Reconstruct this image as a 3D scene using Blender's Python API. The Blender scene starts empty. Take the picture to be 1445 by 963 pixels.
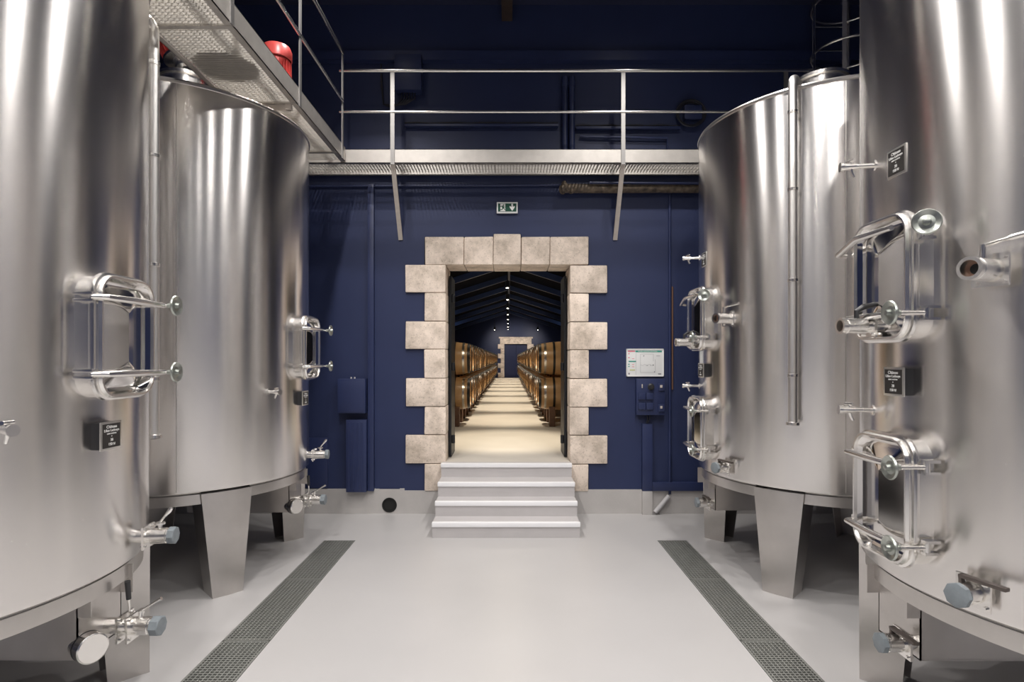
import bpy, bmesh, math, random
from mathutils import Vector, Matrix
random.seed(7)
PI = math.pi
S = bpy.context.scene
COL = S.collection

# ------------------------------------------------------------------ camera, world, exposure, lights
CAM_H = 1.8; F = 810.0; CX = 717.7; CY = 507.0          # pixels in the 1445x963 frame
cam_d = bpy.data.cameras.new('camera'); cam = bpy.data.objects.new('camera', cam_d); COL.objects.link(cam)
cam.location = (0, 0, CAM_H); cam.rotation_euler = (PI/2, 0, 0)
cam_d.sensor_width = 36; cam_d.lens = 36*F/1445
cam_d.shift_x = (722.5-CX)/1445; cam_d.shift_y = (CY-481.5)/1445
cam_d.clip_start = .05; cam_d.clip_end = 200
S.camera = cam
w = bpy.data.worlds.new('world'); S.world = w; w.use_nodes = True
w.node_tree.nodes['Background'].inputs[0].default_value = (.02, .025, .04, 1)
w.node_tree.nodes['Background'].inputs[1].default_value = .3
S.view_settings.view_transform = 'Standard'; S.view_settings.look = 'None'
S.view_settings.gamma = 1; S.view_settings.use_curve_mapping = False
S.view_settings.exposure = 0.0

def spot(name, loc, power, angle, blend, color, radius=.06, target=None):
    l = bpy.data.lights.new(name, 'SPOT'); l.energy = power; l.spot_size = math.radians(angle); l.spot_blend = blend
    l.color = color; l.shadow_soft_size = radius
    o = bpy.data.objects.new(name, l); COL.objects.link(o); o.location = loc
    if target is not None:
        d = Vector(target)-Vector(loc); o.rotation_euler = d.to_track_quat('-Z', 'Y').to_euler()
    return o
HALL_LAMPS = [(sx*1.4, y, 5.66) for y in (5.45, 4.1, 2.7, 1.3, -.1, -1.5, -2.9, -4.3, -5.7) for sx in (-1, 1)]
for (x, y, z) in HALL_LAMPS:
    near = y > 5
    spot('hall_lamp_light', (x, y, z), 150 if near else 198, 96 if near else 148, .5 if near else .7, (1, .96, .93), .06)

# ------------------------------------------------------------------ materials
def nt(name):
    m = bpy.data.materials.new(name); m.use_nodes = True
    return m, m.node_tree.nodes, m.node_tree.links, m.node_tree.nodes['Principled BSDF']
def mat(name, col, rough=.5, metal=0, noise=0, nscale=8, bump=0, bscale=60, col2=None, emit=None, estr=0):
    m, N, L, b = nt(name)
    b.inputs['Base Color'].default_value = (*col, 1); b.inputs['Roughness'].default_value = rough
    b.inputs['Metallic'].default_value = metal
    if col2 is not None or noise:
        tc = N.new('ShaderNodeTexCoord'); n = N.new('ShaderNodeTexNoise'); n.inputs['Scale'].default_value = nscale
        n.inputs['Detail'].default_value = 5
        L.new(tc.outputs['Object'], n.inputs['Vector'])
        r = N.new('ShaderNodeValToRGB'); r.color_ramp.elements[0].position = .3; r.color_ramp.elements[1].position = .7
        c2 = col2 if col2 is not None else tuple(c*(1-noise) for c in col)
        r.color_ramp.elements[0].color = (*c2, 1); r.color_ramp.elements[1].color = (*col, 1)
        L.new(n.outputs['Fac'], r.inputs['Fac']); L.new(r.outputs['Color'], b.inputs['Base Color'])
    if bump:
        tc = N.new('ShaderNodeTexCoord'); n = N.new('ShaderNodeTexNoise'); n.inputs['Scale'].default_value = bscale
        n.inputs['Detail'].default_value = 4
        L.new(tc.outputs['Object'], n.inputs['Vector'])
        bp = N.new('ShaderNodeBump'); bp.inputs['Strength'].default_value = bump; bp.inputs['Distance'].default_value = .01
        L.new(n.outputs['Fac'], bp.inputs['Height']); L.new(bp.outputs['Normal'], b.inputs['Normal'])
    if emit:
        b.inputs['Emission Color'].default_value = (*emit, 1); b.inputs['Emission Strength'].default_value = estr
    return m
def brushed(name, col, rough, aniso, radial=True, line=.006, wave=.09):
    m, N, L, b = nt(name)
    b.inputs['Metallic'].default_value = 1
    b.inputs['Base Color'].default_value = (*col, 1)
    b.inputs['Anisotropic'].default_value = aniso; b.inputs['Anisotropic Rotation'].default_value = .25
    tg = N.new('ShaderNodeTangent'); tg.direction_type = 'RADIAL'; tg.axis = 'Z'
    L.new(tg.outputs['Tangent'], b.inputs['Tangent'])
    tc = N.new('ShaderNodeTexCoord')
    mp = N.new('ShaderNodeMapping'); mp.inputs['Scale'].default_value = (.12, .12, 330)
    L.new(tc.outputs['Object'], mp.inputs['Vector'])
    n = N.new('ShaderNodeTexNoise'); n.inputs['Scale'].default_value = 1; n.inputs['Detail'].default_value = 3
    L.new(mp.outputs['Vector'], n.inputs['Vector'])
    mr = N.new('ShaderNodeMapRange'); mr.inputs['To Min'].default_value = rough-.03; mr.inputs['To Max'].default_value = rough+.035
    L.new(n.outputs['Fac'], mr.inputs['Value']); L.new(mr.outputs['Result'], b.inputs['Roughness'])
    n2 = N.new('ShaderNodeTexNoise'); n2.inputs['Scale'].default_value = 2.2; n2.inputs['Detail'].default_value = 1
    L.new(tc.outputs['Object'], n2.inputs['Vector'])
    bp = N.new('ShaderNodeBump'); bp.inputs['Strength'].default_value = wave; bp.inputs['Distance'].default_value = .02
    L.new(n2.outputs['Fac'], bp.inputs['Height'])
    bp2 = N.new('ShaderNodeBump'); bp2.inputs['Strength'].default_value = line; bp2.inputs['Distance'].default_value = .002
    L.new(n.outputs['Fac'], bp2.inputs['Height']); L.new(bp.outputs['Normal'], bp2.inputs['Normal'])
    L.new(bp2.outputs['Normal'], b.inputs['Normal'])
    return m
M = {}
M['tank'] = brushed('brushed_tank_steel', (.80, .775, .755), .245, .88)
M['leg'] = mat('satin_leg_steel', (.66, .63, .605), .36, 1, .12, 5, .05, 40)
M['band'] = mat('satin_band_steel', (.70, .67, .64), .32, 1, .1, 6)
M['polish'] = mat('polished_steel', (.88, .86, .83), .24, 1)
M['pipe'] = mat('pipe_steel', (.86, .84, .81), .38, 1)
M['sheet'] = mat('door_sheet_steel', (.72, .70, .68), .10, 1)
M['greycap'] = mat('grey_plastic_cap', (.22, .25, .27), .45, 0, .2, 30)
M['wheel'] = mat('greenish_cast_wheel', (.52, .55, .51), .3, .9, .3, 30)
M['blackplastic'] = mat('black_plastic', (.02, .02, .022), .4)
M['brownlever'] = mat('dark_brown_lever', (.13, .11, .10), .4, .6)
M['plateface'] = mat('plate_black', (.03, .027, .025), .4)
M['plateframe'] = mat('plate_frame', (.72, .70, .66), .3, .9)
M['print'] = mat('white_print', (.85, .85, .83), .5)
M['sleeve'] = mat('clear_sleeve', (.72, .69, .66), .25, .6)
M['floor'] = mat('resin_floor', (.465, .455, .452), .34, 0, .05, 1.3, .015, 90)
M['plinth'] = mat('plinth_concrete', (.50, .48, .465), .6, 0, .14, 4, .1, 40)
M['navy'] = mat('navy_paint', (.020, .031, .093), .5, 0, .12, 2, .04, 50)
M['navy2'] = mat('navy_metal_paint', (.022, .033, .098), .42, 0, .1, 5)
M['navyceil'] = mat('navy_ceiling_paint', (.024, .028, .07), .6, 0, .1, 2)
M['cellarceil'] = mat('dark_cellar_boards', (.006, .007, .012), .95, 0, .2, 3)
M['cellarceil'].node_tree.nodes['Principled BSDF'].inputs['Specular IOR Level'].default_value = .1
M['rafter'] = mat('blue_rafter_paint', (.06, .09, .19), .35, 0, .1, 5)
M['darkwood'] = mat('dark_beam_wood', (.06, .04, .032), .6, 0, .4, 12)
M['walk'] = mat('walkway_steel', (.60, .57, .53), .5, .85, .12, 10)
M['post'] = mat('railing_post_steel', (.34, .33, .32), .45, .8)
M['rail'] = mat('rail_steel', (.76, .74, .71), .25, 1)
M['grating'] = mat('grating_steel', (.74, .71, .66), .5, .55, .12, 12)
M['strut'] = mat('pale_strut', (.66, .60, .54), .5, .2, .1, 20)
M['drain'] = mat('drain_grate_steel', (.29, .295, .275), .45, .5, .15, 30)
M['drainpit'] = mat('drain_pit', (.2, .2, .19), .6)
M['step'] = mat('step_concrete', (.52, .50, .50), .45, 0, .08, 4, .04, 60)
M['nosing'] = mat('white_nosing', (.86, .86, .88), .4)
M['black'] = mat('black_void', (.008, .008, .008), .7)  # flat black put in for the dark inside of pipe openings
M['doorsteel'] = mat('dark_door_steel', (.018, .02, .024), .45, .3)
M['motor'] = mat('red_motor_paint', (.75, .10, .09), .35)
M['lag'] = mat('dirty_lagging', (.22, .17, .12), .8, 0, 0, 18, .5, 40, (.05, .04, .035))
M['brownpipe'] = mat('brown_pipe', (.20, .11, .075), .4, .3)
M['greypipe'] = mat('grey_pipe', (.50, .49, .50), .4)
M['cable'] = mat('dark_cable', (.012, .013, .022), .5)
M['green'] = mat('exit_green', (.008, .075, .045), .4)
M['teal'] = mat('plan_teal', (.05, .33, .26), .5)
M['pink'] = mat('plan_pink', (.75, .25, .30), .5)
M['olive'] = mat('plan_olive', (.55, .58, .28), .5)
M['paper'] = mat('plan_paper', (.80, .81, .80), .4)
M['ink'] = mat('plan_ink', (.25, .25, .27), .5)
M['barrelfloor'] = mat('cellar_floor', (.60, .565, .51), .5, 0, .1, 1.5, .05, 60)
M['hoop'] = mat('barrel_hoop', (.50, .46, .40), .28, 1)
M['hoopdark'] = mat('dark_barrel_hoop', (.03, .028, .026), .4, .6)
M['chock'] = mat('chock_wood', (.17, .085, .05), .6, 0, .3, 20)
M['lampbody'] = mat('lamp_body', (.03, .03, .032), .4, .3)
M['lens'] = mat('lamp_lens', (1, .95, .88), .3, emit=(1, .93, .82), estr=16)
M['wood'] = mat('barrel_oak', (.62, .37, .17), .33, 0, .22, 6)
# stone with vertical tool marks, colour differing from block to block
def stone():
    m, N, L, b = nt('limestone')
    tc = N.new('ShaderNodeTexCoord'); oi = N.new('ShaderNodeObjectInfo')
    add = N.new('ShaderNodeVectorMath'); add.operation = 'ADD'
    sc = N.new('ShaderNodeVectorMath'); sc.operation = 'SCALE'; sc.inputs['Scale'].default_value = 40
    cmb = N.new('ShaderNodeCombineXYZ')
    for k in range(3): L.new(oi.outputs['Random'], cmb.inputs[k])
    L.new(cmb.outputs[0], sc.inputs[0]); L.new(tc.outputs['Object'], add.inputs[0]); L.new(sc.outputs[0], add.inputs[1])
    n = N.new('ShaderNodeTexNoise'); n.inputs['Scale'].default_value = 4; n.inputs['Detail'].default_value = 8; n.inputs['Roughness'].default_value = .7
    L.new(add.outputs[0], n.inputs['Vector'])
    r = N.new('ShaderNodeValToRGB'); e = r.color_ramp.elements
    e[0].position = .28; e[0].color = (.44, .365, .29, 1); e[1].position = .6; e[1].color = (.90, .775, .665, 1)
    L.new(n.outputs['Fac'], r.inputs['Fac'])
    v = N.new('ShaderNodeTexNoise'); v.inputs['Scale'].default_value = 55; v.inputs['Detail'].default_value = 3
    L.new(add.outputs[0], v.inputs['Vector'])
    r2 = N.new('ShaderNodeValToRGB'); r2.color_ramp.elements[0].position = .30; r2.color_ramp.elements[0].color = (.35, .3, .26, 1)
    r2.color_ramp.elements[1].position = .42; r2.color_ramp.elements[1].color = (1, 1, 1, 1)
    L.new(v.outputs['Fac'], r2.inputs['Fac'])
    mx = N.new('ShaderNodeMixRGB'); mx.blend_type = 'MULTIPLY'; mx.inputs['Fac'].default_value = .45
    L.new(r.outputs['Color'], mx.inputs['Color1']); L.new(r2.outputs['Color'], mx.inputs['Color2'])
    hs = N.new('ShaderNodeHueSaturation'); mr = N.new('ShaderNodeMapRange')
    mr.inputs['To Min'].default_value = .88; mr.inputs['To Max'].default_value = 1.1
    L.new(oi.outputs['Random'], mr.inputs['Value']); L.new(mr.outputs['Result'], hs.inputs['Value'])
    L.new(mx.outputs['Color'], hs.inputs['Color']); L.new(hs.outputs['Color'], b.inputs['Base Color'])
    b.inputs['Roughness'].default_value = .8
    bp = N.new('ShaderNodeBump'); bp.inputs['Strength'].default_value = .5; bp.inputs['Distance'].default_value = .012
    L.new(n.outputs['Fac'], bp.inputs['Height']); L.new(bp.outputs['Normal'], b.inputs['Normal'])
    return m
M['stone'] = stone()
M['mortar'] = mat('mortar', (.33, .28, .23), .9)

# ------------------------------------------------------------------ mesh helpers
class MB:
    def __init__(s): s.v = []; s.f = []; s.m = []; s.mi = 0
    def add(s, vs, fs):
        o = len(s.v); s.v += [tuple(p) for p in vs]; s.f += [tuple(o+i for i in f) for f in fs]; s.m += [s.mi]*len(fs); return s
    def box(s, x0, x1, y0, y1, z0, z1, T=None):
        v = [Vector((x, y, z)) for z in (z0, z1) for y in (y0, y1) for x in (x0, x1)]
        if T is not None: v = [T @ p for p in v]
        return s.add(v, [(0, 2, 3, 1), (4, 5, 7, 6), (0, 1, 5, 4), (2, 6, 7, 3), (0, 4, 6, 2), (1, 3, 7, 5)])
    def lathe(s, prof, seg=32, T=None, caps=True, a0=0, a1=2*PI):
        # prof: (radius, z) pairs, axis = local Z
        full = abs(a1-a0-2*PI) < 1e-6; n = seg if full else seg+1
        vs = []
        for r, z in prof:
            for k in range(n):
                a = a0+(a1-a0)*k/seg; vs.append(Vector((r*math.cos(a), r*math.sin(a), z)))
        if T is not None: vs = [T @ p for p in vs]
        fs = []
        for i in range(len(prof)-1):
            for k in range(seg):
                k2 = (k+1) % n
                fs.append((i*n+k, i*n+k2, (i+1)*n+k2, (i+1)*n+k))
        if caps and full:
            fs.append(tuple(range(n))[::-1]); fs.append(tuple((len(prof)-1)*n+k for k in range(n)))
        return s.add(vs, fs)
    def tube(s, pts, r, seg=10, closed=False):
        seg = max(seg, 13)
        pts = [Vector(p) for p in pts]; n = len(pts); vs = []; fs = []; up = None
        for i, p in enumerate(pts):
            if closed: t = pts[(i+1) % n]-pts[i-1]
            else: t = pts[min(i+1, n-1)]-pts[max(i-1, 0)]
            t.normalize()
            if up is None: up = Vector((0, 0, 1)) if abs(t.z) < .9 else Vector((1, 0, 0))
            a = t.cross(up).normalized(); up = a.cross(t).normalized()
            rr = r[i] if isinstance(r, (list, tuple)) else r
            vs += [p+rr*(a*math.cos(2*PI*k/seg)+up*math.sin(2*PI*k/seg)) for k in range(seg)]
        for i in range(n if closed else n-1):
            j = (i+1) % n
            for k in range(seg):
                k2 = (k+1) % seg; fs.append((i*seg+k, i*seg+k2, j*seg+k2, j*seg+k))
        if not closed: fs.append(tuple(range(seg))[::-1]); fs.append(tuple((n-1)*seg+k for k in range(seg)))
        return s.add(vs, fs)
    def loops(s, loops, cap0=False, cap1=False):
        n = len(loops[0]); vs = [p for l in loops for p in l]; fs = []
        for i in range(len(loops)-1):
            for k in range(n):
                k2 = (k+1) % n; fs.append((i*n+k, i*n+k2, (i+1)*n+k2, (i+1)*n+k))
        if cap0: fs.append(tuple(range(n))[::-1])
        if cap1: fs.append(tuple((len(loops)-1)*n+k for k in range(n)))
        return s.add(vs, fs)
    def build(s, name, material, parent=None, smooth=True, bevel=0, loc=None):
        me = bpy.data.meshes.new(name); me.from_pydata(s.v, [], s.f)
        mats = material if isinstance(material, (list, tuple)) else [material]
        for k in mats: me.materials.append(M[k])
        bm = bmesh.new(); bm.from_mesh(me)
        if len(mats) > 1:
            bm.faces.ensure_lookup_table()
            for f, i in zip(bm.faces, s.m): f.material_index = i
        bmesh.ops.recalc_face_normals(bm, faces=bm.faces)
        if bevel: bmesh.ops.bevel(bm, geom=list(bm.edges), offset=bevel, segments=2, affect='EDGES', profile=.6, clamp_overlap=True)
        bm.to_mesh(me); bm.free()
        if smooth:
            me.shade_smooth()
            me.set_sharp_from_angle(angle=math.radians(30))
        o = bpy.data.objects.new(name, me); COL.objects.link(o)
        if loc is not None: o.location = loc
        if parent is not None: o.parent = parent
        return o
def nth(k): return '%d%s' % (k, 'th' if 10 < k % 100 < 14 else {1: 'st', 2: 'nd', 3: 'rd'}.get(k % 10, 'th'))
def tag(o, label=None, cat=None, group=None, kind=None):
    if label: o['label'] = label
    if cat: o['category'] = cat
    if group: o['group'] = group
    if kind: o['kind'] = kind
    return o
def empty(name, loc=(0, 0, 0), rz=0, parent=None):
    o = bpy.data.objects.new(name, None); COL.objects.link(o); o.location = loc; o.rotation_euler = (0, 0, rz)
    o.empty_display_size = .1
    if parent is not None: o.parent = parent
    return o
def share(o, parent, name=None):
    c = o.copy(); COL.objects.link(c); c.parent = parent
    return c
def copy_tree(o, parent=None):
    c = o.copy(); COL.objects.link(c); c.parent = parent
    for ch in list(o.children): copy_tree(ch, c)
    return c
def frame(p, zdir, xhint=(0, 0, 1)):
    z = Vector(zdir).normalized(); x = Vector(xhint); x = (x-z*x.dot(z))
    if x.length < 1e-4: x = Vector((1, 0, 0))-z*z.x
    x.normalize(); y = z.cross(x)
    T = Matrix(((x.x, y.x, z.x, p[0]), (x.y, y.y, z.y, p[1]), (x.z, y.z, z.z, p[2]), (0, 0, 0, 1)))
    return T
WALL = 6.69
def wx(u): return (u-CX)/F*WALL              # pixel column on the doorway wall -> x
def wz(v): return CAM_H-(v-CY)/F*WALL        # pixel row on the doorway wall -> height
def text_mesh(txt, size, T, name, parent, material='print', ext=.0006):
    c = bpy.data.curves.new('t', 'FONT'); c.body = txt; c.size = size; c.align_x = 'CENTER'; c.align_y = 'CENTER'; c.extrude = ext
    o = bpy.data.objects.new('t', c); COL.objects.link(o)
    bpy.context.view_layer.update()
    me = bpy.data.meshes.new_from_object(o.evaluated_get(bpy.context.evaluated_depsgraph_get()))
    bpy.data.objects.remove(o); bpy.data.curves.remove(c)
    me.name = name; me.transform(T); me.materials.clear(); me.materials.append(M[material])
    t = bpy.data.objects.new(name, me); COL.objects.link(t); t.parent = parent
    return t

# ------------------------------------------------------------------ setting: hall
XW = 4.75; YB = -7.5; ZC = 5.93
DR = {'L': (-1.83, -1.52), 'R': (1.475, 1.765)}          # drain channels (x range)
DY0, DY1 = .62, 5.695
m = MB()
for x0, x1 in ((-XW, DR['L'][0]), (DR['L'][1], DR['R'][0]), (DR['R'][1], XW)): m.box(x0, x1, YB, WALL, -.25, 0)
for k in 'LR':
    x0, x1 = DR[k]
    m.box(x0, x1, YB, DY0, -.25, 0); m.box(x0, x1, DY1, WALL, -.25, 0)
fl = m.build('floor', 'floor', smooth=False); tag(fl, kind='structure')
m = MB()
for k in 'LR': x0, x1 = DR[k]; m.box(x0, x1, DY0, DY1, -.25, -.07)
m.build('drain_channel', 'drainpit', fl, smooth=False)
OX0, OX1, OT, OB = wx(599), wx(830), wz(335), .27
rows = [374, 413.5, 453.7, 493, 533.8, 573.8, 613.6, 654, 693]      # stone courses (pixel rows on the wall)
m = MB()                                                            # the wall is toothed so that the stones sit in it
m.box(-XW, wx(572.5), WALL, 7.19, -.25, ZC); m.box(wx(857), XW, WALL, 7.19, -.25, ZC)
for xa, xb, xs, d in ((wx(572.5), OX0, -1, 0), (wx(830.5), wx(857), 1, .8)):
    m.box(xa, xb, WALL, 7.19, wz(374+d), ZC); m.box(xa, xb, WALL, 7.19, -.25, wz(693+d))
    for k in (1, 3, 5, 7): m.box(xa, xb, WALL, 7.19, wz(rows[k+1]+d), wz(rows[k]+d))
k0, k1 = wx(696), wx(735.5)
m.box(OX0, k0, WALL, 7.19, wz(334.5), ZC); m.box(k1, wx(830.5), WALL, 7.19, wz(334.5), ZC); m.box(k0, k1, WALL, 7.19, wz(330.5), ZC)
m.box(OX0, wx(830.5), WALL, 7.19, -.25, wz(693.8)); m.box(wx(629.5), wx(803.5), WALL, 7.19, .2, .60)
tag(m.build('wall_back', 'navy', smooth=False), kind='structure')
tag(MB().box(-XW-.2, -XW, YB, 7.19, -.25, ZC).build('wall_left', 'navy', smooth=False), kind='structure')
tag(MB().box(XW, XW+.2, YB, 7.19, -.25, ZC).build('wall_right', 'navy', smooth=False), kind='structure')
tag(MB().box(-XW-.2, XW+.2, YB-.2, YB, -.25, ZC).build('wall_front', 'navy', smooth=False), kind='structure')
tag(MB().box(-XW-.2, XW+.2, YB-.2, 7.19, ZC, ZC+.2).build('ceiling', 'navyceil', smooth=False), kind='structure')
tag(MB().box(-XW, XW, WALL-.09, WALL, wz(90), wz(77)).build('trim_1', 'navy2', smooth=False), kind='structure')
tag(MB().box(wx(708), wx(723), YB, WALL, wz(30), ZC).build('trim_2', 'darkwood', smooth=False), kind='structure')
# concrete plinth with the round outlet left of the steps
hx, hz, hr = wx(550), .102, .078
m = MB(); pt = wz(692.5); yf = WALL-.016
def plinth(x0, x1, top): m.box(x0, x1, yf, WALL+.02, 0, top)
plinth(-XW, hx-.12, wz(690)); plinth(hx+.12, wx(571), wz(689.5)); plinth(wx(571), OX0+.2, pt); plinth(OX1-.2, XW, wz(691))
sq = []; ci = []
for k in range(24):
    a = 2*PI*k/24; c, s_ = math.cos(a), math.sin(a); q = .12/max(abs(c), abs(s_)); 
    zz = hz+q*s_; zz = max(0, zz) if s_ < 0 else hz+(q*s_)*((wz(690)-hz)/.12)
    sq.append(Vector((hx+q*c, yf, zz))); ci.append(Vector((hx+hr*c, yf, hz+hr*s_)))
m.loops([sq, ci, [p+Vector((0, .012, 0)) for p in ci]])
tag(m.build('baseboard_back', 'plinth', smooth=False), kind='structure')
o = MB().lathe([(hr+.008, 0), (hr+.008, .006), (hr-.006, .006), (hr-.006, -.010), (0.0005, -.010)], 32, frame((hx, yf, hz), (0, -1, 0)), caps=False).build('outlet_pipe', ['black'])
tag(o, 'round black pipe opening in the grey concrete plinth left of the steps', 'pipe outlet')

# ------------------------------------------------------------------ stone door surround
sur = empty('stone_door_surround', (0, WALL, .27)); tag(sur, 'pale limestone block surround of the doorway in the navy wall', 'door surround')
def stone_block(x0, x1, z0, z1, y0=WALL-.03, y1=7.19, chamfer=None):
    g = .0035; cx, cz = (x0+x1)/2, (z0+z1)/2
    m = MB().box(x0+g-cx, x1-g-cx, y0-WALL, y1-WALL, z0+g-cz, z1-g-cz)
    j = lambda: random.uniform(-.004, .004)
    m.v = [(a+j(), b+(random.uniform(-.006, .006) if b < 0 else 0), c+j()*.6) for a, b, c in m.v]
    o = m.build('stone_block', 'stone', sur, bevel=.011); o.location = (cx, 0, cz-.27)
    return o
for i in range(8):
    z1, z0 = wz(rows[i]), wz(rows[i+1]); long = i % 2 == 0
    stone_block(wx(572.5 if long else 599), wx(629.5), z0, z1)
    d = .8
    stone_block(wx(803.5), wx(857 if long else 830.5), wz(rows[i+1]+d), wz(rows[i]+d))
lint = [600, 655, 696, 735.5, 776, 830.5]
for i in range(5):
    stone_block(wx(lint[i]), wx(lint[i+1]), wz(374.5), wz(330.5 if i == 2 else 334.5))
m = MB()
m.box(wx(601), wx(628), .0, .48, 0.02, wz(375)-.27); m.box(wx(805), wx(829), .0, .48, .02, wz(375)-.27)
m.box(wx(601), wx(829), .0, .48, wz(373)-.27, wz(336)-.27)
m.build('mortar', 'mortar', sur, smooth=False)

# open dark steel door leaves inside the doorway
door = empty('door_1', (0, 6.95, .608)); tag(door, kind='structure')
for sx, xx in ((-1, wx(629.5)+.022), (1, wx(803.5)-.022)):
    lf = MB().box(xx-.014, xx+.014, 0, .45, 0.01, 2.2).build('door_leaf', 'doorsteel', door, smooth=False)
    for hzz in (.22, 1.1, 1.93):
        MB().lathe([(.018, -.05), (.022, -.045), (.022, .045), (.018, .05)], 12, Matrix.Translation((xx-sx*.035, .02, hzz))).build('hinge', 'doorsteel', lf)

# ------------------------------------------------------------------ entrance steps
st = empty('entrance_steps', (-.025, 6.2, 0)); tag(st, 'grey concrete entrance steps with white nosings leading up to the stone doorway', 'steps')
SY = [5.76, 6.0, 6.225, 6.52]; RIS = .152
for i in range(4):
    y1 = WALL-.037
    b = MB().box(-.742, .742, SY[i]-6.2+.012, y1-6.2, RIS*i, RIS*(i+1)-.0).build('step', 'step', st, smooth=False)
    MB().box(-.746, .746, SY[i]-6.2, SY[i]-6.2+.05, RIS*(i+1)-.042, RIS*(i+1)+.004).build('nosing', 'nosing', b, bevel=.004)

# ------------------------------------------------------------------ wine tanks
R = 1.04; HB = .80; HT = 3.84
def pol(a, r, h): a = math.radians(a); return Vector((r*math.cos(a), r*math.sin(a), h))
def rad(a): a = math.radians(a); return Vector((math.cos(a), math.sin(a), 0))
def rrect(w, h, r, x, zc, n=6, y0=0):
    out = []
    for cy, cz, a0 in ((w/2-r, h/2-r, 0), (-w/2+r, h/2-r, 90), (-w/2+r, -h/2+r, 180), (w/2-r, -h/2+r, 270)):
        for k in range(n+1):
            a = math.radians(a0+90*k/n); out.append(Vector((x, y0+cy+r*math.cos(a), zc+cz+r*math.sin(a))))
    return out
def handwheel(parent, p, axis, rr=.047):
    T = frame(p, axis)
    return MB().lathe([(.012, -.03), (.012, -.008), (rr*.55, -.004), (rr, .006), (rr+.004, .012), (rr, .018), (rr*.6, .010), (.016, .012), (.012, .03), (.004, .032)], 28, T).build('handwheel', 'wheel', parent)
def hatch(t, zc, wheels='near', valve=False, swung=False):
    w_, h_ = .37, .54; x = R
    d = MB().loops([rrect(w_-.028, h_-.028, .075, x+.088, zc), rrect(w_-.05, h_-.05, .068, x+.066, zc), rrect(w_-.075, h_-.075, .058, x+.058, zc), rrect(w_-.10, h_-.10, .05, x+.062, zc)])
    base = rrect(w_-.10, h_-.10, .05, x+.062, zc); n = len(base)
    ridge = [Vector((x+.094, 0, max(zc-.11, min(zc+.11, p.z)))) for p in base]
    mid = [p.lerp(q, .12) for p, q in zip(base, ridge)]
    d.loops([base, mid, ridge]); 
    dd = d.build('hatch', 'sheet', t)
    f = MB().loops([rrect(w_, h_, .088, x-.075, zc), rrect(w_, h_, .088, x+.045, zc), rrect(w_+.022, h_+.022, .096, x+.05, zc), rrect(w_+.028, h_+.028, .098, x+.062, zc), rrect(w_+.022, h_+.022, .096, x+.074, zc),
                    rrect(w_+.004, h_+.004, .09, x+.078, zc), rrect(w_+.006, h_+.006, .091, x+.088, zc), rrect(w_-.006, h_-.006, .086, x+.1, zc), rrect(w_-.022, h_-.022, .081, x+.1, zc), rrect(w_-.030, h_-.030, .075, x+.086, zc)])
    f.build('hatch_frame', 'polish', dd)
    for sgn in (1, -1):
        zb = zc+sgn*.165; yh = -w_/2-.03; yw = w_/2-.005
        xo = x+.125
        # clamp bar from the hinge ear to the swing bolt
        pts = [Vector((x+.075, yh+.005, zb)), Vector((xo, yh+.03, zb)), Vector((xo+.012, -.02, zb)), Vector((xo+.008, yw-.02, zb)), Vector((xo+.004, yw+.03, zb))]
        if swung and sgn == 1: pts = [p+Vector((.02, 0, .0))+Vector((0, -.04, -.015 if k < 2 else .03)) for k, p in enumerate(pts)]
        MB().tube(pts, [.012, .014, .016, .013, .012], 10).build('clamp_bar', 'polish', dd)
        e = MB(); e.box(x+.0, x+.085, yh-.006, yh+.022, zb-.022, zb-.008); e.box(x+.0, x+.085, yh-.006, yh+.022, zb+.008, zb+.022)
        e.build('hinge_ear', 'polish', dd, bevel=.003)
        if swung and sgn == 1:
            p0 = Vector((x+.06, yw+.045, zb)); p1 = p0+Vector((.055, .10, .015)); ax = Vector((.55, .83, .06))
        else:
            p0 = Vector((x+.035, yw+.035, zb)); p1 = p0+Vector((.14, 0, 0)); ax = Vector((1, 0, 0))
        b = MB().tube([p0, p1], .009, 10); b.tube([p0-Vector((0, 0, .024)), p0+Vector((0, 0, .024))], .013, 10)
        b.box(p0.x-.05, p0.x+.012, p0.y-.02, p0.y+.012, zb-.03, zb-.018); b.box(p0.x-.05, p0.x+.012, p0.y-.02, p0.y+.012, zb+.018, zb+.03)
        b.build('swing_bolt', 'polish', dd)
        handwheel(dd, p1, ax)
    return dd
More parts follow.
